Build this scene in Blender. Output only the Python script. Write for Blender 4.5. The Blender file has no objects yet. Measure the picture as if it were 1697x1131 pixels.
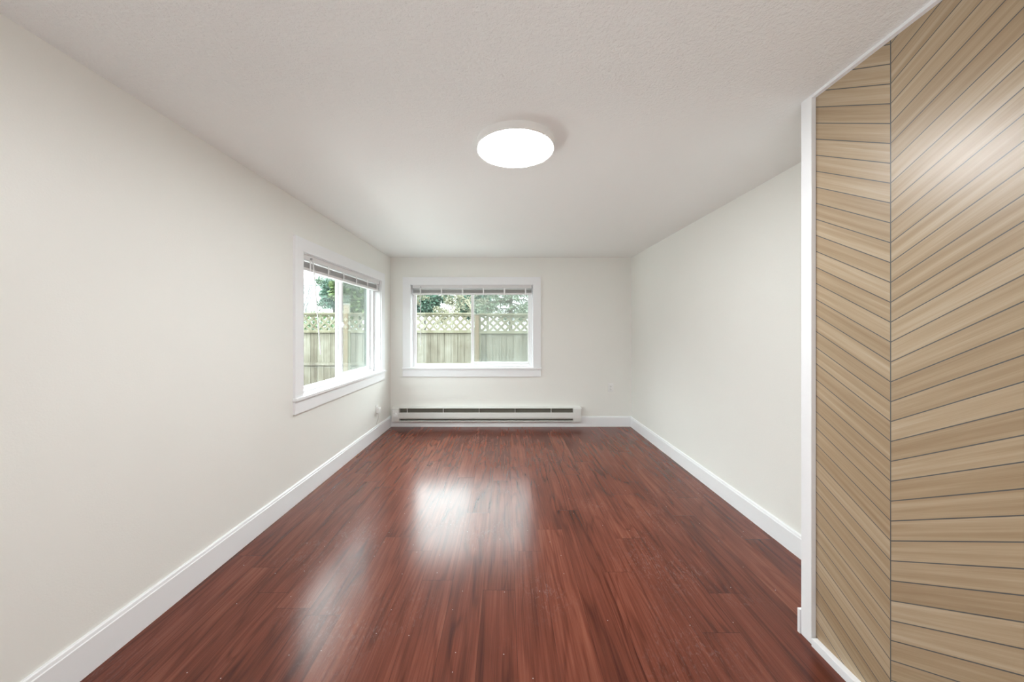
import bpy, bmesh, math, random
from mathutils import Vector, Matrix, noise as mnoise

random.seed(7)
S = bpy.context.scene
COL = S.collection
CAM_Z = 1.265            # camera height above the floor
BACK = 4.556             # distance to the back wall
LEFT = -1.50             # left wall at the back corner
LANG = -0.013            # the left wall is slightly out of square
RIGHT = 1.635
PANEL = 1.244            # face of the chevron panelling

# ------------------------------------------------------------------ camera, sky, exposure
cam_data = bpy.data.cameras.new('camera')
cam = bpy.data.objects.new('camera', cam_data)
COL.objects.link(cam)
cam.location = (0, 0, CAM_Z)
cam.rotation_euler = (math.pi / 2, 0, 0)
cam_data.sensor_width = 36
cam_data.lens = 580 / 1697 * 36
cam_data.shift_x = 10.5 / 1697
cam_data.shift_y = -19.5 / 1697
cam_data.clip_start = 0.02
S.camera = cam

world = bpy.data.worlds.new('overcast_sky')
S.world = world
world.use_nodes = True
wt = world.node_tree
wbg = wt.nodes['Background']
# overcast: the cloud layer is several times brighter overhead than at the horizon
wtc = wt.nodes.new('ShaderNodeTexCoord'); wsep = wt.nodes.new('ShaderNodeSeparateXYZ')
wt.links.new(wtc.outputs['Generated'], wsep.inputs[0])
wmr = wt.nodes.new('ShaderNodeMapRange'); wmr.interpolation_type = 'SMOOTHSTEP'
wt.links.new(wsep.outputs[2], wmr.inputs[0])
wmr.inputs[1].default_value = .06; wmr.inputs[2].default_value = .42
wmr.inputs[3].default_value = 2.0; wmr.inputs[4].default_value = 12.5
wt.links.new(wmr.outputs[0], wbg.inputs['Strength'])
wbg.inputs['Color'].default_value = (0.92, 0.97, 1.0, 1)
LAMP_STRENGTH = 82.0

# unseen fill lights added to brighten the room: outside each window, behind the viewpoint
def soft_light(name, loc, aim, sx, sy, power, color):
    d = bpy.data.lights.new(name, 'AREA')
    d.shape = 'RECTANGLE'; d.size = sx; d.size_y = sy
    d.energy = power; d.color = color
    o = bpy.data.objects.new(name, d); COL.objects.link(o)
    o.location = loc
    o.rotation_euler = (Vector(aim) - Vector(loc)).to_track_quat('-Z', 'Y').to_euler()
soft_light('fill_light_back', (-.44, BACK + 1.95, .10), (-.44, BACK, 1.20), 2.6, .8, 10.0, (.97, .98, 1.0))  # added fill, aimed up through the back window at the ceiling
soft_light('fill_light_left', (LEFT - 1.9, 4.45, .10), (LEFT, 3.38, 1.20), 2.4, .9, 100.0, (.97, .98, 1.0))  # added fill, aimed up through the left window at the ceiling
soft_light('fill_light_rear', (.1, -.95, .11), (.15, -.26, 2.0), 1.9, .5, 27.0, (.97, .985, 1.0))  # added uplight near the rear floor, lifts the ceiling

S.view_settings.view_transform = 'Standard'
S.view_settings.look = 'None'
S.view_settings.gamma = 1
S.view_settings.exposure = 0.20
S.view_settings.use_curve_mapping = False
S.cycles.max_bounces = 12
S.cycles.diffuse_bounces = 8
S.cycles.transparent_max_bounces = 24

# ------------------------------------------------------------------ node helpers
class Mat:
    def __init__(self, name, color=(.8, .8, .8), rough=.5, **kw):
        self.m = bpy.data.materials.new(name)
        self.m.use_nodes = True
        self.t = self.m.node_tree
        self.b = self.t.nodes['Principled BSDF']
        self.out = self.t.nodes['Material Output']
        self.b.inputs['Base Color'].default_value = (*color, 1)
        self.b.inputs['Roughness'].default_value = rough
        for k, v in kw.items():
            self.b.inputs[k.replace('_', ' ')].default_value = v
    def n(self, typ, **props):
        nd = self.t.nodes.new(typ)
        for k, v in props.items():
            setattr(nd, k, v)
        return nd
    def set(self, sock, v):
        if isinstance(v, bpy.types.NodeSocket):
            self.t.links.new(v, sock)
        else:
            sock.default_value = v
    def math(self, op, a, b=None, c=None):
        nd = self.n('ShaderNodeMath', operation=op)
        self.set(nd.inputs[0], a)
        if b is not None: self.set(nd.inputs[1], b)
        if c is not None: self.set(nd.inputs[2], c)
        return nd.outputs[0]
    def coord(self):
        return self.n('ShaderNodeTexCoord').outputs['Object']
    def sep(self, v):
        nd = self.n('ShaderNodeSeparateXYZ'); self.set(nd.inputs[0], v)
        return nd.outputs
    def comb(self, x, y, z):
        nd = self.n('ShaderNodeCombineXYZ')
        for s, v in zip(nd.inputs, (x, y, z)): self.set(s, v)
        return nd.outputs[0]
    def noise(self, vec, scale, detail=2, rough=.5, dist=0, out=0):
        nd = self.n('ShaderNodeTexNoise')
        self.set(nd.inputs['Vector'], vec)
        nd.inputs['Scale'].default_value = scale
        nd.inputs['Detail'].default_value = detail
        nd.inputs['Roughness'].default_value = rough
        nd.inputs['Distortion'].default_value = dist
        return nd.outputs[out]
    def white(self, vec):
        nd = self.n('ShaderNodeTexWhiteNoise', noise_dimensions='3D')
        self.set(nd.inputs['Vector'], vec)
        return nd.outputs[0]
    def ramp(self, fac, stops):
        nd = self.n('ShaderNodeValToRGB')
        e = nd.color_ramp.elements
        while len(e) < len(stops): e.new(.5)
        for el, (p, c) in zip(e, stops):
            el.position = p; el.color = (*c, 1) if len(c) == 3 else c
        self.set(nd.inputs[0], fac)
        return nd.outputs[0]
    def mix(self, fac, a, b, mode='MIX'):
        nd = self.n('ShaderNodeMix', data_type='RGBA', blend_type=mode)
        self.set(nd.inputs[0], fac)
        for s, v in ((nd.inputs[6], a), (nd.inputs[7], b)):
            if isinstance(v, tuple) and len(v) == 3: v = (*v, 1)
            self.set(s, v)
        return nd.outputs[2]
    def bump(self, h, strength=.3, dist=.01):
        nd = self.n('ShaderNodeBump')
        self.set(nd.inputs['Height'], h)
        self.set(nd.inputs['Strength'], strength)
        nd.inputs['Distance'].default_value = dist
        self.t.links.new(nd.outputs[0], self.b.inputs['Normal'])
    def color(self, c):
        self.t.links.new(c, self.b.inputs['Base Color'])
    def rough(self, r):
        self.set(self.b.inputs['Roughness'], r)

M = {}
def wall_mat(name, col, rough, scale, strength):
    w = Mat(name, col, rough)
    c = w.coord()
    h = w.noise(c, scale, 3, .6)
    big = w.noise(c, 2.2, 2)
    w.color(w.mix(big, tuple(x * .985 for x in col), tuple(min(1, x * 1.015) for x in col)))
    w.bump(h, strength, .004)
    return w.m
M['wall'] = wall_mat('cream_wall_paint', (.835, .835, .80), .42, 140, .12)

c_ = Mat('ceiling_paint', (.872, .882, .868), .75)
co = c_.coord()
y_ = c_.sep(co)[1]
h = c_.noise(co, 95, 4, .65)
h2 = c_.noise(co, 38, 2, .5)
hh = c_.math('ADD', h, c_.math('MULTIPLY', h2, .6))
near = c_.n('ShaderNodeMapRange'); c_.set(near.inputs[0], y_)
near.inputs[1].default_value = 1.35; near.inputs[2].default_value = 1.75
near.inputs[3].default_value = 1.0; near.inputs[4].default_value = .16
c_.bump(hh, near.outputs[0], .006)
M['ceiling'] = c_.m

M['trim'] = Mat('white_semi_gloss_trim', (.86, .87, .89), .35).m
M['vinyl'] = Mat('white_vinyl', (.88, .88, .89), .3).m
M['blind'] = Mat('pale_blind_vinyl', (.74, .73, .73), .45).m
M['heater'] = Mat('off_white_enamel', (.76, .76, .735), .38).m
M['heater_dark'] = Mat('dark_heater_fins', (.06, .055, .045), .5, Metallic=.3).m
M['heater_back'] = Mat('olive_heater_back', (.16, .15, .12), .5).m
M['plate'] = Mat('white_plastic_plate', (.86, .86, .85), .35).m
M['slot'] = Mat('dark_socket_slot', (.05, .05, .05), .5).m
M['cord'] = Mat('white_cord', (.80, .79, .77), .5).m
M['metal'] = Mat('grey_metal', (.45, .45, .46), .35, Metallic=.8).m
M['lamp_rim'] = Mat('white_lamp_rim', (.84, .84, .83), .4).m
M['green_trim'] = Mat('sage_exterior_paint', (.06, .072, .06), .6).m
M['wire'] = Mat('black_cable', (.16, .17, .18), .6).m

l_ = Mat('lit_diffuser', (.9, .9, .9), .4)
l_.b.inputs['Emission Color'].default_value = (.955, .99, 1.0, 1)
l_.b.inputs['Emission Strength'].default_value = LAMP_STRENGTH
M['lamp'] = l_.m

# thin window glass: see-through sheet with a fresnel reflection
def sheet(name, tint, ior=1.45):
    g = Mat(name)
    g.t.nodes.remove(g.b)
    tr = g.n('ShaderNodeBsdfTransparent'); tr.inputs[0].default_value = (*tint, 1)
    gl = g.n('ShaderNodeBsdfGlossy'); gl.inputs['Roughness'].default_value = 0.0
    gl.inputs['Color'].default_value = (1, 1, 1, 1)
    lw = g.n('ShaderNodeLayerWeight'); lw.inputs[0].default_value = .5
    p5 = g.math('POWER', lw.outputs['Facing'], 5.0)
    fr = g.n('ShaderNodeMath', operation='MULTIPLY_ADD'); g.t.links.new(p5, fr.inputs[0]); fr.inputs[1].default_value = .5; fr.inputs[2].default_value = .02
    mx = g.n('ShaderNodeMixShader')
    g.t.links.new(fr.outputs[0], mx.inputs[0])
    g.t.links.new(tr.outputs[0], mx.inputs[1]); g.t.links.new(gl.outputs[0], mx.inputs[2])
    g.t.links.new(mx.outputs[0], g.out.inputs[0])
    return g.m
M['glass'] = sheet('window_glass', (.93, .965, .95), 1.25)

def screen_mat():
    g = Mat('insect_screen_mesh')
    g.t.nodes.remove(g.b)
    tr = g.n('ShaderNodeBsdfTransparent')
    df = g.n('ShaderNodeBsdfDiffuse'); df.inputs[0].default_value = (.50, .53, .51, 1)
    mx = g.n('ShaderNodeMixShader'); mx.inputs[0].default_value = .24
    g.t.links.new(tr.outputs[0], mx.inputs[1]); g.t.links.new(df.outputs[0], mx.inputs[2])
    g.t.links.new(mx.outputs[0], g.out.inputs[0])
    return g.m
M['screen'] = screen_mat()

def floor_mat():
    f = Mat('mahogany_plank_floor', (.1, .03, .02), .3)
    p = f.coord(); x, y, z = f.sep(p)
    PW, PL = .155, 1.22
    u = f.math('DIVIDE', f.math('ADD', x, 10.03), PW)
    row = f.math('FLOOR', u); fu = f.math('FRACT', u)
    rr = f.white(f.comb(row, 3.1, 1.7))
    v = f.math('ADD', f.math('DIVIDE', f.math('ADD', y, 20.0), PL), f.math('MULTIPLY', rr, 7.3))
    idx = f.math('FLOOR', v); fv = f.math('FRACT', v)
    r1 = f.white(f.comb(row, idx, .5)); r2 = f.white(f.comb(idx, row, 7.5))
    off = f.math('MULTIPLY', r1, 37.0)
    def vec(sx, sy):
        return f.comb(f.math('ADD', f.math('MULTIPLY', x, sx), off), f.math('ADD', f.math('MULTIPLY', y, sy), f.math('MULTIPLY', r2, 19.0)), off)
    base = f.noise(vec(5.0, .5), 1.0, 3, .5, .3)
    ring = f.math('MULTIPLY', f.math('ADD', f.math('SINE', f.math('MULTIPLY', base, 70.0)), 1.0), .5)
    ring = f.math('POWER', ring, 4.0)
    ring = f.math('MULTIPLY', ring, f.noise(vec(9, .8), 1.0, 2, .5))
    fine = f.noise(vec(150, 3.5), 1.0, 3, .65)
    mid = f.noise(vec(34, .8), 1.0, 4, .6, .25)
    blot = f.noise(vec(3.5, 1.6), 1.0, 2, .5)
    t = f.math('ADD', f.math('MULTIPLY', mid, .56), f.math('MULTIPLY', fine, .46))
    t = f.math('ADD', t, f.math('MULTIPLY', f.math('SUBTRACT', blot, .5), .45))
    t = f.math('SUBTRACT', t, f.math('MULTIPLY', ring, .24))
    t = f.math('ADD', t, f.math('MULTIPLY', f.math('SUBTRACT', r2, .5), .13))
    col = f.ramp(t, [(.16, (.046, .0100, .006)), (.36, (.100, .0235, .0125)), (.52, (.148, .0370, .0205)), (.74, (.225, .070, .040))])
    # joints
    def edge(fr, w):
        d = f.math('MINIMUM', fr, f.math('SUBTRACT', 1.0, fr))
        return f.math('LESS_THAN', d, w)
    joint = f.math('MAXIMUM', edge(fu, .0055), edge(fv, .0011))
    col = f.mix(f.math('MULTIPLY', joint, .55), col, (.02, .006, .005))
    # worn hazy scuffs and small specks of dust
    sc = f.noise(f.comb(f.math('MULTIPLY', x, 60), f.math('MULTIPLY', y, 24), 0.0), 1.0, 4, .7, 1.5)
    zone = f.noise(p, 1.7, 2)
    sm = f.n('ShaderNodeMapRange'); f.set(sm.inputs[0], sc); sm.inputs[1].default_value = .52; sm.inputs[2].default_value = .78
    zm = f.n('ShaderNodeMapRange'); f.set(zm.inputs[0], zone); zm.inputs[1].default_value = .50; zm.inputs[2].default_value = .68
    col = f.mix(f.math('MULTIPLY', f.math('MULTIPLY', sm.outputs[0], zm.outputs[0]), .26), col, (.5, .40, .36))
    vo = f.n('ShaderNodeTexVoronoi', voronoi_dimensions='2D'); f.set(vo.inputs['Vector'], p); vo.inputs['Scale'].default_value = 6.0
    speck = f.math('LESS_THAN', vo.outputs['Distance'], .0105)
    sp2 = f.math('MULTIPLY', speck, f.math('GREATER_THAN', f.sep(vo.outputs['Color'])[0], .55))
    col = f.mix(f.math('MULTIPLY', sp2, .75), col, (.62, .55, .50))
    f.color(col)
    hgt = f.math('ADD', f.math('MULTIPLY', fine, .55), f.math('MULTIPLY', ring, -.5))
    hgt = f.math('SUBTRACT', hgt, f.math('MULTIPLY', joint, 1.2))
    f.bump(hgt, .05, .003)
    f.rough(f.math('ADD', .222, f.math('MULTIPLY', f.math('SUBTRACT', zone, .5), .12)))
    f.b.inputs['IOR'].default_value = 1.38
    return f.m
M['floor'] = floor_mat()

def chevron_mat():
    f = Mat('chevron_oak_laminate', (.6, .47, .3), .33)
    x, y, z = f.sep(f.coord())
    SEAM, PITCH, W, SL = 1.131, .06426, .62, .595
    d = f.math('SUBTRACT', y, SEAM)
    tri = f.math('PINGPONG', d, W)
    v = f.math('DIVIDE', f.math('SUBTRACT', f.math('SUBTRACT', z, f.math('MULTIPLY', tri, SL)), 1.2874), PITCH)
    v = f.math('ADD', v, 80.0)
    idx = f.math('FLOOR', v); fv = f.math('FRACT', v)
    side = f.math('FLOOR', f.math('DIVIDE', d, W))
    r = f.white(f.comb(idx, side, 2.3)); r2 = f.white(f.comb(side, idx, 9.1))
    ca, sa = math.cos(math.atan(SL)), math.sin(math.atan(SL))
    along = f.math('ADD', f.math('MULTIPLY', tri, ca), f.math('MULTIPLY', z, sa))
    def vec(a, b):
        return f.comb(f.math('ADD', f.math('MULTIPLY', along, a), f.math('MULTIPLY', r, 31.0)),
                      f.math('ADD', f.math('MULTIPLY', fv, b), f.math('MULTIPLY', r2, 23.0)), side)
    streak = f.noise(vec(1.3, 3.2), 1.0, 3, .6, .5)
    fine = f.noise(vec(7, 26), 1.0, 3, .65)
    t = f.math('ADD', f.math('MULTIPLY', streak, .72), f.math('MULTIPLY', fine, .28))
    t = f.math('ADD', t, f.math('MULTIPLY', f.math('SUBTRACT', r, .5), .20))
    col = f.ramp(t, [(.28, (.300, .204, .118)), (.45, (.365, .266, .164)), (.60, (.425, .322, .210)), (.78, (.500, .412, .302))])
    dl = f.math('MINIMUM', fv, f.math('SUBTRACT', 1.0, fv))
    line = f.math('LESS_THAN', dl, .0275)
    dt = f.math('MINIMUM', tri, f.math('SUBTRACT', W, tri))
    seam = f.math('LESS_THAN', dt, .0016)
    g = f.math('MAXIMUM', line, seam)
    f.color(f.mix(g, col, (.085, .085, .085)))
    f.bump(f.math('SUBTRACT', f.math('MULTIPLY', fine, .2), f.math('MULTIPLY', g, 1.0)), .12, .002)
    f.rough(.34); f.b.inputs['IOR'].default_value = 1.54
    return f.m
M['chevron'] = chevron_mat()

def wood_fence(name, stops, scale=1.0, stain=.5):
    f = Mat(name, (.3, .28, .22), .85)
    p = f.coord(); x, y, z = f.sep(p)
    row = f.math('FLOOR', f.math('DIVIDE', f.math('ADD', x, 40.0), .14))
    r = f.white(f.comb(row, 1.0, 2.0))
    g = f.noise(f.comb(f.math('ADD', f.math('MULTIPLY', x, 34), f.math('MULTIPLY', r, 17.0)), y, f.math('MULTIPLY', z, 1.4)), 1.0, 4, .6)
    b = f.noise(p, 3.0, 3, .6)
    t = f.math('ADD', f.math('MULTIPLY', g, .55), f.math('MULTIPLY', b, .45))
    t = f.math('ADD', t, f.math('MULTIPLY', f.math('SUBTRACT', r, .5), .22))
    col = f.ramp(t, stops)
    sp = f.noise(p, 12.0, 3, .6, .4)
    zone = f.noise(p, 1.1, 1)
    spot = f.math('MULTIPLY', f.math('GREATER_THAN', sp, .62), f.math('GREATER_THAN', zone, .56))
    f.color(f.mix(f.math('MULTIPLY', spot, stain), col, (.07, .06, .03)))
    f.bump(g, .3, .01)
    return f.m
GREY_WOOD = [(.30, (.056, .046, .031)), (.46, (.108, .097, .072)), (.60, (.152, .143, .113)), (.75, (.188, .182, .156))]
M['fence'] = wood_fence('weathered_fence_boards', GREY_WOOD)
M['fence_rail'] = wood_fence('weathered_fence_rail', [(.3, (0.085, 0.076, 0.046)), (.5, (0.131, 0.123, 0.081)), (.7, (0.177, 0.174, 0.131))], stain=.2)
M['fence_post'] = wood_fence('brown_fence_post', [(.3, (0.087, 0.057, 0.030)), (.5, (0.148, 0.100, 0.057)), (.7, (0.183, 0.148, 0.096))], stain=.1)

def plain_noise(name, a, b, scale, rough=.8):
    f = Mat(name, a, rough)
    f.color(f.mix(f.noise(f.coord(), scale, 3, .6), a, b))
    return f.m
def leaf_mat(name, a, b):
    f = Mat(name, a, .6)
    p = f.coord()
    f.color(f.mix(f.noise(p, 3.0, 3, .7), a, b))
    return f.m
M['ground'] = plain_noise('pale_gravel', (0.168, 0.164, 0.151), (0.202, 0.195, 0.181), 2.0)
M['bark'] = plain_noise('brown_bark', (0.034, 0.029, 0.022), (0.067, 0.057, 0.044), 9.0)
M['pale_bark'] = plain_noise('lichen_bark', (0.164, 0.157, 0.098), (0.230, 0.214, 0.164), 6.0)
M['grey_bark'] = plain_noise('grey_bark', (0.067, 0.084, 0.084), (0.101, 0.111, 0.107), 6.0)
M['leaf_dark'] = leaf_mat('evergreen_leaf', (0.034, 0.076, 0.058), (0.068, 0.134, 0.088))
M['leaf_pine'] = leaf_mat('pine_needle', (0.046, 0.100, 0.065), (0.085, 0.143, 0.080))
M['leaf_pale'] = leaf_mat('pale_leaf', (0.132, 0.135, 0.073), (0.201, 0.201, 0.146))
M['leaf_fir'] = leaf_mat('fir_needle', (0.075, 0.109, 0.068), (0.121, 0.160, 0.097))
M['leaf_bright'] = leaf_mat('bright_leaf', (0.050, 0.097, 0.027), (0.100, 0.138, 0.046))
M['leaf_hedge'] = leaf_mat('hedge_leaf', (0.054, 0.118, 0.032), (0.107, 0.171, 0.075))

# ------------------------------------------------------------------ mesh helpers
class MB:
    def __init__(self): self.bm = bmesh.new()
    def box(self, x0, x1, y0, y1, z0, z1, bev=0, seg=2):
        t = bmesh.new()
        bmesh.ops.create_cube(t, size=1)
        for v in t.verts:
            v.co = Vector(((x0 + x1) / 2 + v.co.x * (x1 - x0), (y0 + y1) / 2 + v.co.y * (y1 - y0), (z0 + z1) / 2 + v.co.z * (z1 - z0)))
        if bev:
            bmesh.ops.bevel(t, geom=t.edges[:], offset=bev, segments=seg, profile=.6, affect='EDGES')
        self.add(t); return self
    def add(self, t, mat=None):
        if mat is not None: t.transform(mat)
        me = bpy.data.meshes.new('tmp'); t.to_mesh(me); t.free()
        self.bm.from_mesh(me); bpy.data.meshes.remove(me)
    def prism(self, prof, a0, a1, axis='x'):
        """profile points (p, q) extruded along an axis: x -> (a, p, q), y -> (p, a, q), z -> (p, q, a)"""
        def P(a, p, q):
            return {'x': (a, p, q), 'y': (p, a, q), 'z': (p, q, a)}[axis]
        A = [self.bm.verts.new(P(a0, p, q)) for p, q in prof]
        B = [self.bm.verts.new(P(a1, p, q)) for p, q in prof]
        n = len(prof)
        self.bm.faces.new(A); self.bm.faces.new(B[::-1])
        for i in range(n):
            self.bm.faces.new((A[i], B[i], B[(i + 1) % n], A[(i + 1) % n]))
        return self
    def tube(self, pts, r, n=8, r_end=None):
        pts = [Vector(p) for p in pts]
        rings = []
        for i, p in enumerate(pts):
            d = (pts[min(i + 1, len(pts) - 1)] - pts[max(i - 1, 0)]).normalized()
            up = Vector((0, 0, 1)) if abs(d.z) < .9 else Vector((1, 0, 0))
            a = d.cross(up).normalized(); b = d.cross(a)
            rr = r if r_end is None else r + (r_end - r) * i / max(1, len(pts) - 1)
            rings.append([self.bm.verts.new(p + (a * math.cos(2 * math.pi * k / n) + b * math.sin(2 * math.pi * k / n)) * rr) for k in range(n)])
        for A, B in zip(rings, rings[1:]):
            for k in range(n):
                self.bm.faces.new((A[k], A[(k + 1) % n], B[(k + 1) % n], B[k]))
        self.bm.faces.new(rings[0][::-1]); self.bm.faces.new(rings[-1])
        return self
    def lathe(self, prof, n=64, center=(0, 0, 0)):
        """profile of (radius, z) swept about the z axis"""
        c = Vector(center); rings = []
        for r, z in prof:
            if r < 1e-6: rings.append([self.bm.verts.new(c + Vector((0, 0, z)))])
            else: rings.append([self.bm.verts.new(c + Vector((r * math.cos(2 * math.pi * k / n), r * math.sin(2 * math.pi * k / n), z))) for k in range(n)])
        for A, B in zip(rings, rings[1:]):
            for k in range(n):
                k2 = (k + 1) % n
                if len(A) == 1 and len(B) == 1: continue
                if len(A) == 1: self.bm.faces.new((A[0], B[k], B[k2]))
                elif len(B) == 1: self.bm.faces.new((A[k], A[k2], B[0]))
                else: self.bm.faces.new((A[k], A[k2], B[k2], B[k]))
        return self
    def build(self, name, mat, parent=None, smooth=False):
        bmesh.ops.recalc_face_normals(self.bm, faces=self.bm.faces[:])
        me = bpy.data.meshes.new(name)
        self.bm.to_mesh(me); self.bm.free()
        me.materials.append(M[mat])
        if smooth:
            for p in me.polygons: p.use_smooth = True
            try: me.set_sharp_from_angle(angle=math.radians(35))
            except Exception: pass
        o = bpy.data.objects.new(name, me)
        COL.objects.link(o)
        if parent: o.parent = parent
        return o

def tag(o, label=None, cat=None, group=None, kind=None):
    if label: o['label'] = label
    if cat: o['category'] = cat
    if group: o['group'] = group
    if kind: o['kind'] = kind
    return o
def empty(name, loc=(0, 0, 0), rz=0):
    o = bpy.data.objects.new(name, None)
    COL.objects.link(o); o.location = loc; o.rotation_euler = (0, 0, rz)
    o.empty_display_size = .1
    return o
def struct(o, label=None, cat=None):
    return tag(o, label, cat, kind='structure')
def at(o, loc, rz=0):
    o.location = loc; o.rotation_euler = (0, 0, rz); return o

LROT = math.pi / 2 + LANG           # local x runs along the left wall away from the camera, local y outdoors
LLOC = (LEFT, BACK, 0)
REAR = -1.7
TOPZ = 2.36

# ------------------------------------------------------------------ the room shell
def ceil_z(x, y):
    slope = .009 + (x + 1.5) / 3.135 * (-.012)
    near = max(0, 1.9 - max(y, .4)) * .022 * min(1, max(0, (x + .2) / 1.4))
    return 2.200 + slope * (BACK - max(y, .4)) + near
b = MB()
nx, ny = 10, 40
grid = [[b.bm.verts.new((-1.78 + 3.60 * i / nx, REAR - .1 + (BACK + .18 - REAR) * j / ny, 0)) for i in range(nx + 1)] for j in range(ny + 1)]
for r_ in grid:
    for v in r_: v.co.z = ceil_z(v.co.x, v.co.y)
fs = [b.bm.faces.new((grid[j][i], grid[j][i + 1], grid[j + 1][i + 1], grid[j + 1][i])) for j in range(ny) for i in range(nx)]
ex = bmesh.ops.extrude_face_region(b.bm, geom=fs)
for v in [g for g in ex['geom'] if isinstance(g, bmesh.types.BMVert)]: v.co.z = 2.42
struct(b.build('ceiling', 'ceiling'), 'off white textured ceiling carrying the round light', 'ceiling')

struct(MB().box(-1.74, 1.80, REAR - .1, BACK + .005, -.10, 0).build('floor', 'floor'), 'glossy dark red mahogany plank floor', 'floor')

def wall_with_hole(name, u0, u1, h0, h1, z0, z1, thick=.17):
    m = MB()
    m.box(u0, h0, 0, thick, -.15, TOPZ); m.box(h1, u1, 0, thick, -.15, TOPZ)
    m.box(h0, h1, 0, thick, -.15, z0); m.box(h0, h1, 0, thick, z1, TOPZ)
    bmesh.ops.remove_doubles(m.bm, verts=m.bm.verts[:], dist=1e-5)
    return m.build(name, 'wall')
WZ0, WZ1 = .767, 1.845
BH = (-1.235, .357)                 # back window opening
LH = (-1.945, -.353)                # left window opening, along the wall from the corner
struct(at(wall_with_hole('wall_back', LEFT - .17, RIGHT + .17, *BH, WZ0 - .022, WZ1), (0, BACK, 0)), 'cream back wall with the smaller looking window and heater', 'wall')
struct(at(wall_with_hole('wall_left', REAR - BACK - .2, 0.0, *LH, WZ0 - .022, WZ1), LLOC, LROT), 'cream left wall with a sliding window', 'wall')
struct(MB().box(RIGHT, RIGHT + .17, 1.45, BACK, -.1, TOPZ).build('wall_right', 'wall'), 'plain cream right wall', 'wall')
struct(MB().box(PANEL + .006, RIGHT + .17, REAR - .1, 1.4525, -.1, TOPZ).build('wall_partition', 'wall'), 'projecting wall that carries the chevron panelling', 'wall')
struct(MB().box(-1.72, PANEL, REAR - .1, REAR, -.1, TOPZ).build('wall_rear', 'wall'), 'plain cream wall behind the viewpoint', 'wall')

# baseboards: flat board with a small stepped cap
def base_prof(h, t=.016):
    return [(0, 0), (-t, 0), (-t, h - .018), (-t + .003, h - .015), (-t + .005, h - .004), (-t + .009, h), (0, h)]
struct(MB().prism(base_prof(.134), LEFT + .004, RIGHT, 'x').build('baseboard_back', 'trim'), 'white baseboard along the back wall', 'baseboard').location = (0, BACK, 0)
struct(at(MB().prism(base_prof(.143), REAR - BACK, -.016, 'x').build('baseboard_left', 'trim'), LLOC, LROT), 'tall white baseboard along the left wall', 'baseboard')
struct(MB().prism([(RIGHT + p, q) for p, q in base_prof(.128)], 1.4685, BACK - .016, 'y').build('baseboard_right', 'trim'), 'white baseboard along the right wall', 'baseboard')
struct(MB().box(1.2212, RIGHT - .0, 1.4535, 1.466, 0, .10, .002).build('baseboard_return', 'trim'), 'short white baseboard end behind the corner post', 'baseboard')

# chevron panelling and its trims
o = MB().box(PANEL, PANEL + .006, REAR, 1.4035, .0, 2.25).build('chevron_wall_panel', 'chevron')
tag(o, 'light oak chevron wall panel with dark grooves right of the room', 'wall panel')
struct(MB().box(1.2262, PANEL + .0055, 1.404, 1.4525, 0, 2.23, .0015).build('trim_1', 'trim'), 'white corner post where the chevron panelling ends', 'trim')
b = MB(); ring_ = []
for yy in (1.4035, 1.2, 1.0, .8, .6, .4, REAR):
    zb = ceil_z(1.24, yy) - .012
    ring_.append([b.bm.verts.new(v) for v in ((1.2285, yy, zb), (PANEL, yy, zb), (PANEL, yy, zb + .04), (1.2285, yy, zb + .04))])
for A, B in zip(ring_, ring_[1:]):
    for k in range(4): b.bm.faces.new((A[k], A[(k + 1) % 4], B[(k + 1) % 4], B[k]))
b.bm.faces.new(ring_[0]); b.bm.faces.new(ring_[-1][::-1])
struct(b.build('trim_2', 'trim'), 'thin white strip above the chevron panelling', 'trim')
struct(MB().box(1.220, PANEL, REAR, 1.397, 0, .031, .0015).build('trim_3', 'trim'), 'low white strip at the foot of the chevron panelling', 'trim')

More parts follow.
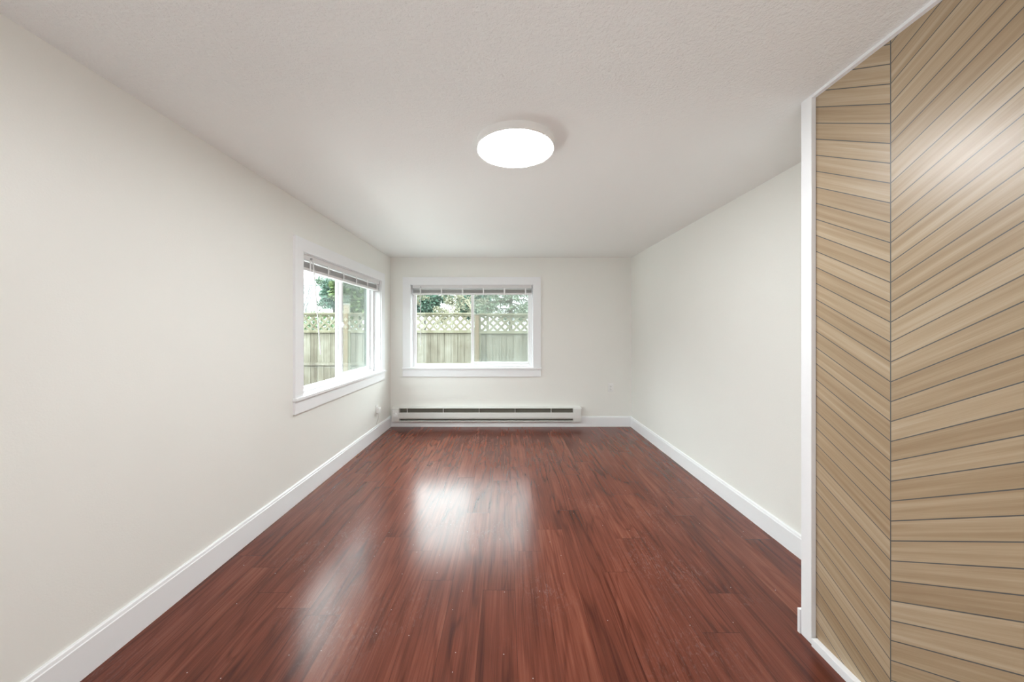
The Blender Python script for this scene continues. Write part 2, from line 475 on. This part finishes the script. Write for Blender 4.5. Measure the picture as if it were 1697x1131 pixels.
# ------------------------------------------------------------------ windows
def make_window(name, loc, rz, h0, h1, label):
    w = struct(empty(name, loc, rz), label, 'window')
    z0, z1 = WZ0, WZ1
    CW = .10
    m = MB()                                               # flat casing boards: two sides and a head
    m.box(h0 - CW, h0, -.019, 0, z0, z1, .0015); m.box(h1, h1 + CW, -.019, 0, z0, z1, .0015)
    m.box(h0 - CW, h1 + CW, -.019, 0, z1, z1 + .098, .0015)
    m.build('casing', 'trim', w)
    MB().box(h0 - CW - .006, h1 + CW + .006, -.034, .09, z0 - .022, z0, .003).build('sill', 'trim', w)
    MB().box(h0 - CW, h1 + CW, -.018, 0, z0 - .118, z0 - .0222, .0015).build('apron', 'trim', w)
    m = MB()
    m.box(h0, h0 + .006, 0, .08, z0, z1); m.box(h1 - .006, h1, 0, .08, z0, z1); m.box(h0 + .006, h1 - .006, 0, .08, z1 - .006, z1)
    m.build('jamb', 'trim', w)
    a0, a1, c0, c1 = h0 + .006, h1 - .006, z0, z1 - .006
    m = MB()                                               # vinyl frame set in the reveal
    F = .028
    m.box(a0, a0 + F, .075, .15, c0, c1, .002); m.box(a1 - F, a1, .075, .15, c0, c1, .002)
    m.box(a0 + F, a1 - F, .075, .15, c0, c0 + .026, .002); m.box(a0 + F, a1 - F, .075, .15, c1 - F, c1, .002)
    m.build('window_frame', 'vinyl', w)
    mid = (h0 + h1) / 2
    def sash(u0, u1, d0, d1, s_l, s_r, bot, top, mat='glass'):
        b0, b1 = c0 + .012, c1 - .014
        m = MB()
        m.box(u0, u0 + s_l, d0, d1, b0, b1, .002); m.box(u1 - s_r, u1, d0, d1, b0, b1, .002)
        m.box(u0 + s_l, u1 - s_r, d0, d1, b0, b0 + bot, .002); m.box(u0 + s_l, u1 - s_r, d0, d1, b1 - top, b1, .002)
        s = m.build('sash', 'vinyl', w)
        MB().box(u0 + s_l - .004, u1 - s_r + .004, (d0 + d1) / 2 - .002, (d0 + d1) / 2 + .002, b0 + bot - .004, b1 - top + .004).build('pane', mat, s)
        return s
    left = sash(a0 + .018, mid + .018, .078, .104, .027, .034, .030, .034)
    right = sash(mid - .022, a1 - .018, .110, .136, .036, .034, .050, .034)
    l = MB()
    l.box(mid - .010, mid + .010, .066, .0785, 1.285, 1.335, .003); l.box(mid - .004, mid + .014, .058, .068, 1.300, 1.318, .003)
    l.build('latch', 'vinyl', left, True)
    MB().box(mid + .014, a1 - .05, .143, .1445, c0 + .02, c1 - .02).build('insect_screen', 'screen', right)
    m = MB()                                               # painted outdoor jamb and casing
    m.box(h0 - .09, h0 + .004, .1505, .195, z0 - .09, z1 + .09, .002); m.box(h1 - .004, h1 + .09, .1505, .195, z0 - .09, z1 + .09, .002)
    m.box(h0 + .004, h1 - .004, .1505, .195, z1 - .006, z1 + .09, .002); m.box(h0 + .004, h1 - .004, .1505, .20, z0 - .09, z0 + .006, .002)
    m.build('exterior_casing', 'green_trim', w)
    return w
make_window('window_1', (0, BACK, 0), 0, *BH, 'white sliding window in the back wall')
make_window('window_2', LLOC, LROT, *LH, 'white sliding window in the left wall')

def make_blind(loc, rz, h0, h1, label, swing):
    t = tag(empty('window_blind', loc, rz), label, 'blind', 'raised window blinds')
    a0, a1 = h0 + .010, h1 - .010
    m = MB()                                               # headrail: a shallow open-topped channel
    m.prism([(.006, 1.802), (.058, 1.802), (.058, 1.838), (.055, 1.838), (.055, 1.806), (.009, 1.806), (.009, 1.838), (.006, 1.838)], a0, a1, 'x')
    hr = m.build('headrail', 'blind', t)
    for ea, eb in ((a0 - .0005, a0 + .012), (a1 - .012, a1 + .0005)):
        MB().box(ea, eb, .005, .059, 1.8015, 1.8385, .001).build('end_cap', 'metal', hr)
    m = MB(); z = 1.742; k = 0
    while z < 1.786:                                       # the gathered slats, each a shallow curve
        j = random.uniform(-.002, .002)
        m.prism([(.009 + j, z), (.022 + j, z + .0012), (.034 + j, z + .0016), (.046 + j, z + .0012), (.058 + j, z),
                 (.058 + j, z + .0012), (.046 + j, z + .0026), (.034 + j, z + .0030), (.022 + j, z + .0026), (.009 + j, z + .0012)],
                a0 + .008 + random.uniform(0, .004), a1 - .010 - random.uniform(0, .004), 'x')
        z += .0040; k += 1
    m.build('slat_stack', 'blind', t)
    MB().box(a0 + .008, a1 - .010, .008, .060, 1.718, 1.740, .003).build('bottom_rail', 'blind', t)
    n = 6
    for i in range(n):
        u = h0 + .125 + i * (h1 - h0 - .225) / (n - 1)
        m = MB()
        m.box(u - .008, u + .008, .0025, .0052, 1.722, 1.802); m.box(u - .008, u + .008, .061, .0635, 1.722, 1.802)
        m.box(u - .008, u + .008, .0052, .061, 1.7165, 1.7178)
        m.tube([(u + .010, .001, 1.744), (u + .016, -.002, 1.755), (u + .006, -.002, 1.768), (u + .002, .001, 1.80)], .002, 6)
        m.build('ladder_tape', 'vinyl', t)
    u = h0 + .13
    m = MB(); m.tube([(u, -.004, 1.815), (u, -.012, 1.800), (u + swing * .1, -.014, 1.74), (u + swing, -.010, 1.06)], .0042, 8)
    wd = m.build('tilt_wand', 'blind', t, True)
    MB().box(u - .005, u + .005, -.010, .0055, 1.806, 1.822, .002).build('wand_hook', 'metal', wd)
    return t
make_blind((0, BACK, 0), 0, *BH, 'raised white slatted blind at the top of the back wall window', .004)
make_blind(LLOC, LROT, *LH, 'raised white slatted blind at the top of the left wall window, wand hanging askew', .12)

# ------------------------------------------------------------------ ceiling light
LX, LY = .05, 1.777
cz = ceil_z(LX, LY)
lt = tag(empty('ceiling_light', (LX, LY, cz)), 'round white flush ceiling light glowing in the middle of the ceiling', 'ceiling light')
MB().lathe([(0, .01), (.197, .01), (.199, -.004), (.199, -.026), (.197, -.033), (.193, -.036), (.187, -.034), (.187, -.02), (0, -.02)], 96).build('rim', 'lamp_rim', lt, True)
MB().lathe([(0, -.0215), (.1865, -.0215), (.1865, -.035), (.178, -.0395), (.12, -.042), (0, -.043)], 96).build('diffuser', 'lamp', lt, True)

# ------------------------------------------------------------------ baseboard heater
ht = tag(empty('baseboard_heater', (0, BACK, 0)), 'long off white electric baseboard heater under the back window', 'heater')
X0, X1 = -1.462, .975
e0, e1 = X0 + .096, X1 - .107
m = MB()
m.prism([(-.0165, .078), (-.062, .078), (-.066, .084), (-.064, .088), (-.060, .085), (-.020, .084), (-.0165, .084)], e0, e1, 'x')
m.prism([(0, .262), (-.046, .257), (-.054, .246), (-.052, .244), (-.044, .252), (-.003, .256), (-.003, .14), (0, .14)], e0, e1, 'x')
m.build('body', 'heater', ht)
MB().box(e0, e1, -.0205, -.0168, .086, .25).build('back_plate', 'heater_back', ht)
MB().prism([(-.066, .194), (-.069, .190), (-.069, .132), (-.063, .114), (-.059, .114), (-.064, .134), (-.064, .190), (-.062, .194)], e0, e1, 'x').build('front_cover', 'heater', ht)
m = MB()
x = e0 + .03
while x < e1 - .03:
    m.box(x, x + .0012, -.055, -.024, .125, .178); x += .011
m.tube([(e0 + .01, -.04, .152), (e1 - .01, -.04, .152)], .008, 10)
m.build('heating_element', 'heater_dark', ht)
for i in range(5):
    u = -1.311 + .0 + i * .4637 + .042
    MB().box(u - .0018, u + .0018, -.058, -.021, .185, .246).build('bracket', 'heater', ht)
m = MB()
m.prism([(0, .262), (-.048, .258), (-.070, .244), (-.071, .125), (-.064, .078), (-.0165, .078), (-.0165, .14), (0, .14)], X0, e0, 'x')
cap = m.build('end_cap', 'heater', ht)
m = MB(); m.box(-1.45, -1.378, -.0735, -.0705, .135, .232, .001); m.build('thermostat_plate', 'plate', cap)
t_ = MB(); t_.lathe([(0, .022), (.017, .022), (.021, .016), (.023, 0), (0, 0)], 24)
kn = t_.build('thermostat_knob', 'plate', cap, True)
kn.location = (-1.413, -.0736, .172); kn.rotation_euler = (math.pi / 2, 0, 0)
m = MB()
m.prism([(0, .262), (-.048, .262), (-.068, .250), (-.071, .240), (-.071, .125), (-.064, .078), (-.0165, .078), (-.0165, .14), (0, .14)], e1, X1 - .008, 'x')
m.prism([(0, .256), (-.046, .256), (-.064, .244), (-.066, .125), (-.060, .082), (-.0165, .082), (-.0165, .14), (0, .14)], X1 - .008, X1, 'x')
m.build('end_cap', 'heater', ht)

# ------------------------------------------------------------------ plates and outlets
def outlet(loc, rz, label):
    t = tag(empty('electrical_outlet', loc, rz), label, 'outlet', 'wall outlets')
    MB().box(-.035, .035, -.006, 0, -.057, .057, .003).build('cover_plate', 'plate', t, True)
    for s in (-1, 1):
        r = MB().box(-.017, .017, -.0085, -.006, s * .0195 - .014, s * .0195 + .014, .004).build('receptacle', 'plate', t, True)
        m = MB(); z = s * .0195
        m.box(-.008, -.0055, -.0089, -.0083, z - .003, z + .007); m.box(.0055, .008, -.0089, -.0083, z - .002, z + .006)
        m.tube([(0, -.0083, z - .008), (0, -.0089, z - .008)], .0027, 10)
        m.build('socket_slots', 'slot', r)
    MB().tube([(0, -.0058, 0), (0, -.0072, 0)], .0028, 10).build('screw', 'metal', t)
    return t
outlet((1.367, BACK, .505), 0, 'white outlet on the back wall right of the heater')
p_out = Matrix.Rotation(LANG, 3, 'Z') @ Vector((0, -.47, 0))
outlet((LEFT + p_out.x, BACK + p_out.y, .325), LROT, 'white outlet on the left wall near the corner, adapter plugged in')
ad = tag(empty('plug_adapter', (LEFT + p_out.x, BACK + p_out.y, .325), LROT), 'small white plug adapter with a short cord in the left wall outlet', 'plug')
MB().box(-.030, .012, -.046, -.0092, -.036, .026, .006).build('housing', 'plate', ad, True)
MB().tube([(-.012, -.030, -.036), (-.014, -.032, -.06), (-.018, -.026, -.10), (-.020, -.012, -.14), (-.020, -.005, -.165)], .0032, 8).build('cord', 'cord', ad, True)

tag(MB().box(-1.487, -1.430, BACK - .005, BACK, CAM_Z + .152, CAM_Z + .282, .002).build('blank_cover_plate', 'wall'), 'painted over blank cover plate left of the back window', 'cover plate')
tag(MB().box(-1.430, -1.338, BACK - .003, BACK, CAM_Z + .282, CAM_Z + .287, .001).build('cable_raceway', 'wall'), 'thin painted wire running from cover plate to back window casing', 'cable')

# ------------------------------------------------------------------ outdoors
struct(MB().box(-2.05, RIGHT + .17, BACK + .175, BACK + .60, 2.42, 2.50).build('shade_board_back', 'trim'), 'unseen overhang added to shade the back window', 'shade board')  # added out of view to keep overhead sky off the frame and sill
struct(MB().box(-2.05, -1.76, REAR - .1, BACK + .17, 2.42, 2.50).build('shade_board_left', 'trim'), 'unseen overhang added to shade the left window', 'shade board')  # same added blocker for the left window, kept shallow for the floor reflection
GZ = -.20
struct(MB().box(-40, 40, BACK + .30, 70, GZ - .2, GZ).build('ground', 'ground'), 'pale gravel of the yard', 'ground')
struct(MB().box(-40, LEFT - .32, -10, BACK + .30, GZ - .2, GZ).build('ground_side', 'ground'), 'pale gravel of the side yard', 'ground')

FY = 7.2
fence = tag(empty('wooden_fence', (0, FY, GZ)), 'weathered wooden privacy fence with a lattice top seen through the windows', 'fence')
def lattice(m, x0, x1, z0, z1, y):
    """two crossed layers of strips clipped to the bay"""
    w, p = .044, .160
    for layer, sg in ((0, 1), (1, -1)):
        yy = y + layer * .009
        c = x0 - (z1 - z0) - p
        while c < x1 + (z1 - z0) + p:
            poly = [Vector((c, z0)), Vector((c + w * 1.414, z0)), Vector((c + w * 1.414 + sg * (z1 - z0), z1)), Vector((c + sg * (z1 - z0), z1))]
            def clip(pl, xc, keep_gt):
                out = []
                for i in range(len(pl)):
                    a, q = pl[i], pl[(i + 1) % len(pl)]
                    ia = (a.x >= xc) == keep_gt; iq = (q.x >= xc) == keep_gt
                    if ia: out.append(a)
                    if ia != iq:
                        t = (xc - a.x) / (q.x - a.x); out.append(a + (q - a) * t)
                return out
            pl = clip(clip(poly, x0, True), x1, False) if True else poly
            if len(pl) >= 3:
                m.prism([(v.x, v.y) for v in pl][::sg], 0, 0, 'z') if False else None
                A = [m.bm.verts.new((v.x, yy, v.y)) for v in pl]
                B = [m.bm.verts.new((v.x, yy + .008, v.y)) for v in pl]
                try:
                    m.bm.faces.new(A); m.bm.faces.new(B[::-1])
                    for i in range(len(pl)):
                        k = (i + 1) % len(pl)
                        m.bm.faces.new((A[i], B[i], B[k], A[k]))
                except ValueError: pass
            c += p
posts = [-8.3, -5.75, -3.27, -.59, 1.95, 4.5]
rnd = random.Random(3)
for i, (pa, pb) in enumerate(zip(posts, posts[1:])):
    a, c = pa + .045, pb - .045
    dz = {3: -.015, 2: 0}.get(i, rnd.uniform(-.015, .01))
    T = 1.604 - GZ + dz
    m = MB(); x = a
    while x < c - .02:
        w = min(.14, c - x); j = rnd.uniform(-.004, .004)
        m.box(x + .003, x + w - .003, .012 + j, .030 + j, .02, T - .40)
        x += .14
    m.box(a, c, .029, .036, .02, T - .40)
    m.build('board_panel', 'fence', fence)
    MB().box(a, c, -.030, .060, T - .030, T, .004).build('top_rail', 'fence_rail', fence)
    m = MB(); m.box(a, c, -.012, .010, T - .060, T - .0305, .002); m.build('upper_frame', 'fence_rail', fence)
    MB().box(a, c, -.026, .010, T - .414, T - .355, .004).build('middle_rail', 'fence_rail', fence)
    MB().box(a, c, -.020, .006, .72, .785, .004).build('lower_rail', 'fence', fence)
    m = MB(); lattice(m, a, c, T - .356, T - .058, .012); m.build('lattice', 'fence_rail', fence)
    m = MB(); m.box(a, a + .035, -.022, .009, .02, T - .0305, .002); m.build('side_frame', 'fence_rail', fence)
for i, px in enumerate(posts):
    hgt = {3: 1.555, 2: 1.76}.get(i, 1.62) - GZ
    p = MB().box(px - .044, px + .044, -.05, .040, -.1, hgt, .004).build('post', 'fence_post', fence)
    MB().box(px - .052, px + .052, -.058, .048, hgt, hgt + .03, .006).build('post_cap', 'fence', p)

# trees: branching tubes for wood, small folded blades for leaves
def rv(r):
    while True:
        v = Vector((r.uniform(-1, 1), r.uniform(-1, 1), r.uniform(-1, 1)))
        if .01 < v.length < 1: return v
def leaf(bm, p, d, L, W, r):
    d = d.normalized(); s = d.cross(rv(r)).normalized() * W
    q = p + d * L
    mid = p + d * L * .5 + d.cross(s) * .25
    vs = [bm.verts.new(v) for v in (p, mid + s, q, mid - s)]
    bm.faces.new(vs[:3]); bm.faces.new((vs[0], vs[2], vs[3]))
def grow(wood, tips, p, d, L, rad, depth, r, spread, up, kids):
    pts = [p]; q = p.copy(); dd = d.copy()
    for k in range(3):
        dd = (dd + rv(r) * .22 + Vector((0, 0, up)) * .12).normalized()
        q = q + dd * L / 3; pts.append(q.copy())
    wood.tube(pts, rad, 5 if depth > 1 else 4, rad * .6)
    if depth <= 1: tips.append((pts[1], dd)); tips.append((pts[2], dd)); tips.append((pts[3], dd))
    if depth == 0: return
    for k in range(kids):
        nd = (dd + rv(r) * spread).normalized()
        s = pts[3] if k else pts[3]
        s = pts[r.choice((2, 3, 3))]
        grow(wood, tips, s, nd, L * r.uniform(.62, .86), rad * .55, depth - 1, r, spread, up, kids)
def tree(loc, seed, label, bark, leafm, h0, L, rad, depth, per, ll, lw, spread=.8, up=.5, kids=3, trunks=1, lean=(0, 0), scatter=.12, name='tree'):
    r = random.Random(seed)
    t = tag(empty(name, (loc[0], loc[1], GZ)), label, 'tree', 'trees beyond the fence')
    w = MB(); tips = []
    for k in range(trunks):
        d = Vector((lean[0] + r.uniform(-.25, .25) * (trunks > 1), lean[1], 1)).normalized()
        top = Vector((d.x * h0, d.y * h0, h0)); base = Vector((r.uniform(-.1, .1) * (trunks > 1), 0, -.05))
        w.tube([base, base.lerp(top, .5) + rv(r) * .05, top], rad, 7, rad * .8)
        for q in range(kids + 1):
            nd = (d + rv(r) * spread * 1.15).normalized()
            grow(w, tips, top - d * r.uniform(0, .3) * h0 * .3, nd, L, rad * .6, depth, r, spread, up, kids)
    w.build('trunk', bark, t)
    if per:
        f = MB()
        for p, d in tips:
            for k in range(per):
                leaf(f.bm, p + rv(r) * scatter, d * .6 + rv(r), ll * r.uniform(.7, 1.2), lw, r)
        f.build('foliage', leafm, t)
    return t
def conifer(loc, seed, label, bark, leafm, H, z0, R, n, droop, blade=.10, rad=.12, dens=10):
    r = random.Random(seed)
    t = tag(empty('tree', (loc[0], loc[1], GZ)), label, 'tree', 'trees beyond the fence')
    w = MB(); f = MB()
    w.tube([(0, 0, -.05), (.02, 0, H * .5), (0, 0, H)], rad, 8, .02)
    for i in range(n):
        z = z0 + (H - z0) * (i + r.random()) / n
        a = r.uniform(0, 2 * math.pi); Lb = R * (1 - (z - z0) / (H - z0) * .85) * r.uniform(.65, 1.1)
        d = Vector((math.cos(a), math.sin(a), 0)); pts = []
        for k in range(6):
            s = k / 5
            pts.append(Vector((0, 0, z)) + d * Lb * s + Vector((0, 0, .12 * Lb * s - droop * Lb * s * s)))
        w.tube(pts, .022, 5, .006)
        for k in range(1, 6):
            for sd in (-1, 1):
                side = Vector((-d.y, d.x, 0)) * sd
                tl = Lb * .34 * (1.1 - k / 6) + .12
                e = pts[k] + (side * .8 + d * .6).normalized() * tl + Vector((0, 0, -.35 * droop * tl - r.uniform(0, .1)))
                w.tube([pts[k], e], .006, 3, .003)
                for q in range(dens):
                    s = q / dens
                    b = pts[k].lerp(e, s)
                    leaf(f.bm, b, (e - pts[k]).normalized() * .6 + rv(r) * .7 + Vector((0, 0, -droop * .4)), blade * r.uniform(.7, 1.2), blade * .16, r)
    w.build('trunk', bark, t); f.build('foliage', leafm, t)
    return t
def bush_tree(loc, seed, label, bark, leafm, zc, rx, rz, n, ll, lw, rad=.09):
    r = random.Random(seed)
    t = tag(empty('tree', (loc[0], loc[1], GZ)), label, 'tree', 'trees beyond the fence')
    w = MB(); f = MB()
    w.tube([(0, 0, -.05), (.03, 0, zc * .5), (0, 0, zc + rz * .7)], rad, 7, .02)
    lumps = [(rv(r), r.uniform(.28, .5)) for k in range(16)]
    for v, q in lumps:
        c = Vector((v.x * rx * .8, v.y * rx * .8, zc + v.z * rz * .8))
        w.tube([Vector((0, 0, max(.5, c.z - .5 * rz))), c], .02, 5, .008)
        for k in range(n // 16):
            d = rv(r); d = d.normalized() * (.55 + .45 * r.random())
            leaf(f.bm, c + Vector((d.x * rx * q, d.y * rx * q, d.z * rz * q)), d + rv(r) * .8, ll * r.uniform(.7, 1.2), lw, r)
    w.build('trunk', bark, t); f.build('foliage', leafm, t)
    return t
def pine(loc, seed, label, H, clumps):
    r = random.Random(seed)
    t = tag(empty('tree', (loc[0], loc[1], GZ)), label, 'tree', 'trees beyond the fence')
    w = MB(); f = MB()
    w.tube([(0, 0, -.05), (.05, 0, H * .5), (0, 0, H)], .10, 8, .04)
    for cx, z, rx, rz, n in clumps:
        w.tube([(0, 0, z - .25), (cx * .5, 0, z - .15), (cx, 0, z)], .035, 6, .015)
        for k in range(n):
            v = rv(r); p = Vector((cx + v.x * rx, v.y * rx, z + v.z * rz))
            w.tube([p, Vector((cx + v.x * rx * .6, v.y * rx * .5, z - rz * .3))], .007, 3, .004)
            for q in range(16):
                leaf(f.bm, p, rv(r) + Vector((0, 0, .5)), .20, .016, r)
    w.build('trunk', 'bark', t); f.build('foliage', 'leaf_pine', t)
    return t

# behind the back window, left pane
bush_tree((-3.95, 17.0), 11, 'dense dark evergreen tree behind the left pale shrub', 'bark', 'leaf_dark', 3.15, 1.15, 1.05, 6400, .20, .06)
bush_tree((-1.7, 21.2), 19, 'dense dark evergreen tree behind the right pale shrub', 'bark', 'leaf_dark', 3.15, 1.15, 1.05, 6400, .20, .06)
tree((-2.5, 9.2), 23, 'pale lichen covered shrub over the back window lattice, the left one', 'pale_bark', 'leaf_pale', 1.95, .37, .035, 4, 2, .05, .02, 1.3, .15, 3, 1, scatter=.05)
tree((-.85, 9.0), 31, 'pale lichen covered shrub over the back window lattice, the right one', 'pale_bark', 'leaf_pale', 1.95, .37, .035, 4, 2, .05, .02, 1.3, .15, 3, 1, scatter=.05)
# right pane
conifer((.15, 11.5), 41, 'loose drooping fir seen over the right half of the back window fence', 'bark', 'leaf_fir', 4.6, 1.95, 1.5, 60, .30, .13, .08, 7)
conifer((-.75, 14.4), 43, 'farther slim fir left of the drooping fir', 'bark', 'leaf_fir', 5.2, 2.2, .7, 26, .3, .13, .06, 8)
tree((1.20, 14.8), 47, 'small rounded green tree at the right edge of the back window', 'bark', 'leaf_fir', 1.75, .30, .06, 3, 22, .12, .035, .9, .3, 3, 1)
# left window
pine((-9.15, 18.6), 53, 'tall pine with separate needle clumps in the left window', 5.6, [(-.2, 3.98, .70, .36, 80), (.5, 3.85, .55, .33, 60), (-.1, 2.78, .75, .32, 80), (.6, 2.7, .75, .30, 70), (0, 5.4, .9, .4, 60)])
tree((-8.25, 14.2), 59, 'bare grey tree left of the pine in the left window', 'grey_bark', 'leaf_pale', 1.7, .72, .04, 3, 0, .1, .02, .5, .9, 3, 1)
bush_tree((-4.55, 10.9), 61, 'bright green leafy tree at the right of the left window', 'bark', 'leaf_bright', 2.75, .85, 1.0, 5600, .14, .045)
bush_tree((-6.15, 13.6), 67, 'bluish dark evergreen behind the bright leafy tree', 'bark', 'leaf_dark', 2.9, .75, 1.0, 4800, .15, .045)
r = random.Random(5)
hd = tag(empty('hedge', (-9.6, 16.3, GZ)), 'low light green hedge behind the bare grey tree', 'hedge')
f = MB(); w = MB()
for k in range(14): w.tube([(-2.2 + k * .36, 0, -.05), (-2.2 + k * .36 + r.uniform(-.1, .1), 0, 1.7)], .025, 5, .012)
for k in range(5200):
    leaf(f.bm, Vector((r.uniform(-2.4, 2.8), r.uniform(-.4, .4), r.uniform(.2, 2.15 + .15 * math.sin(k)))), rv(r), .14, .04, r)
w.build('stems', 'bark', hd); f.build('foliage', 'leaf_hedge', hd)

for z, nm in ((3.78, 'upper of two thin utility wires crossing the sky in the left window'), (3.64, 'lower of two thin utility wires crossing the sky in the left window')):
    pts = [(-30 + 36 * s / 12, 20, z + 1.1 * (2 * s / 12 - 1) ** 2 - .02) for s in range(13)]
    tag(MB().tube(pts, .014, 6).build('utility_wire', 'wire'), nm, 'wire')
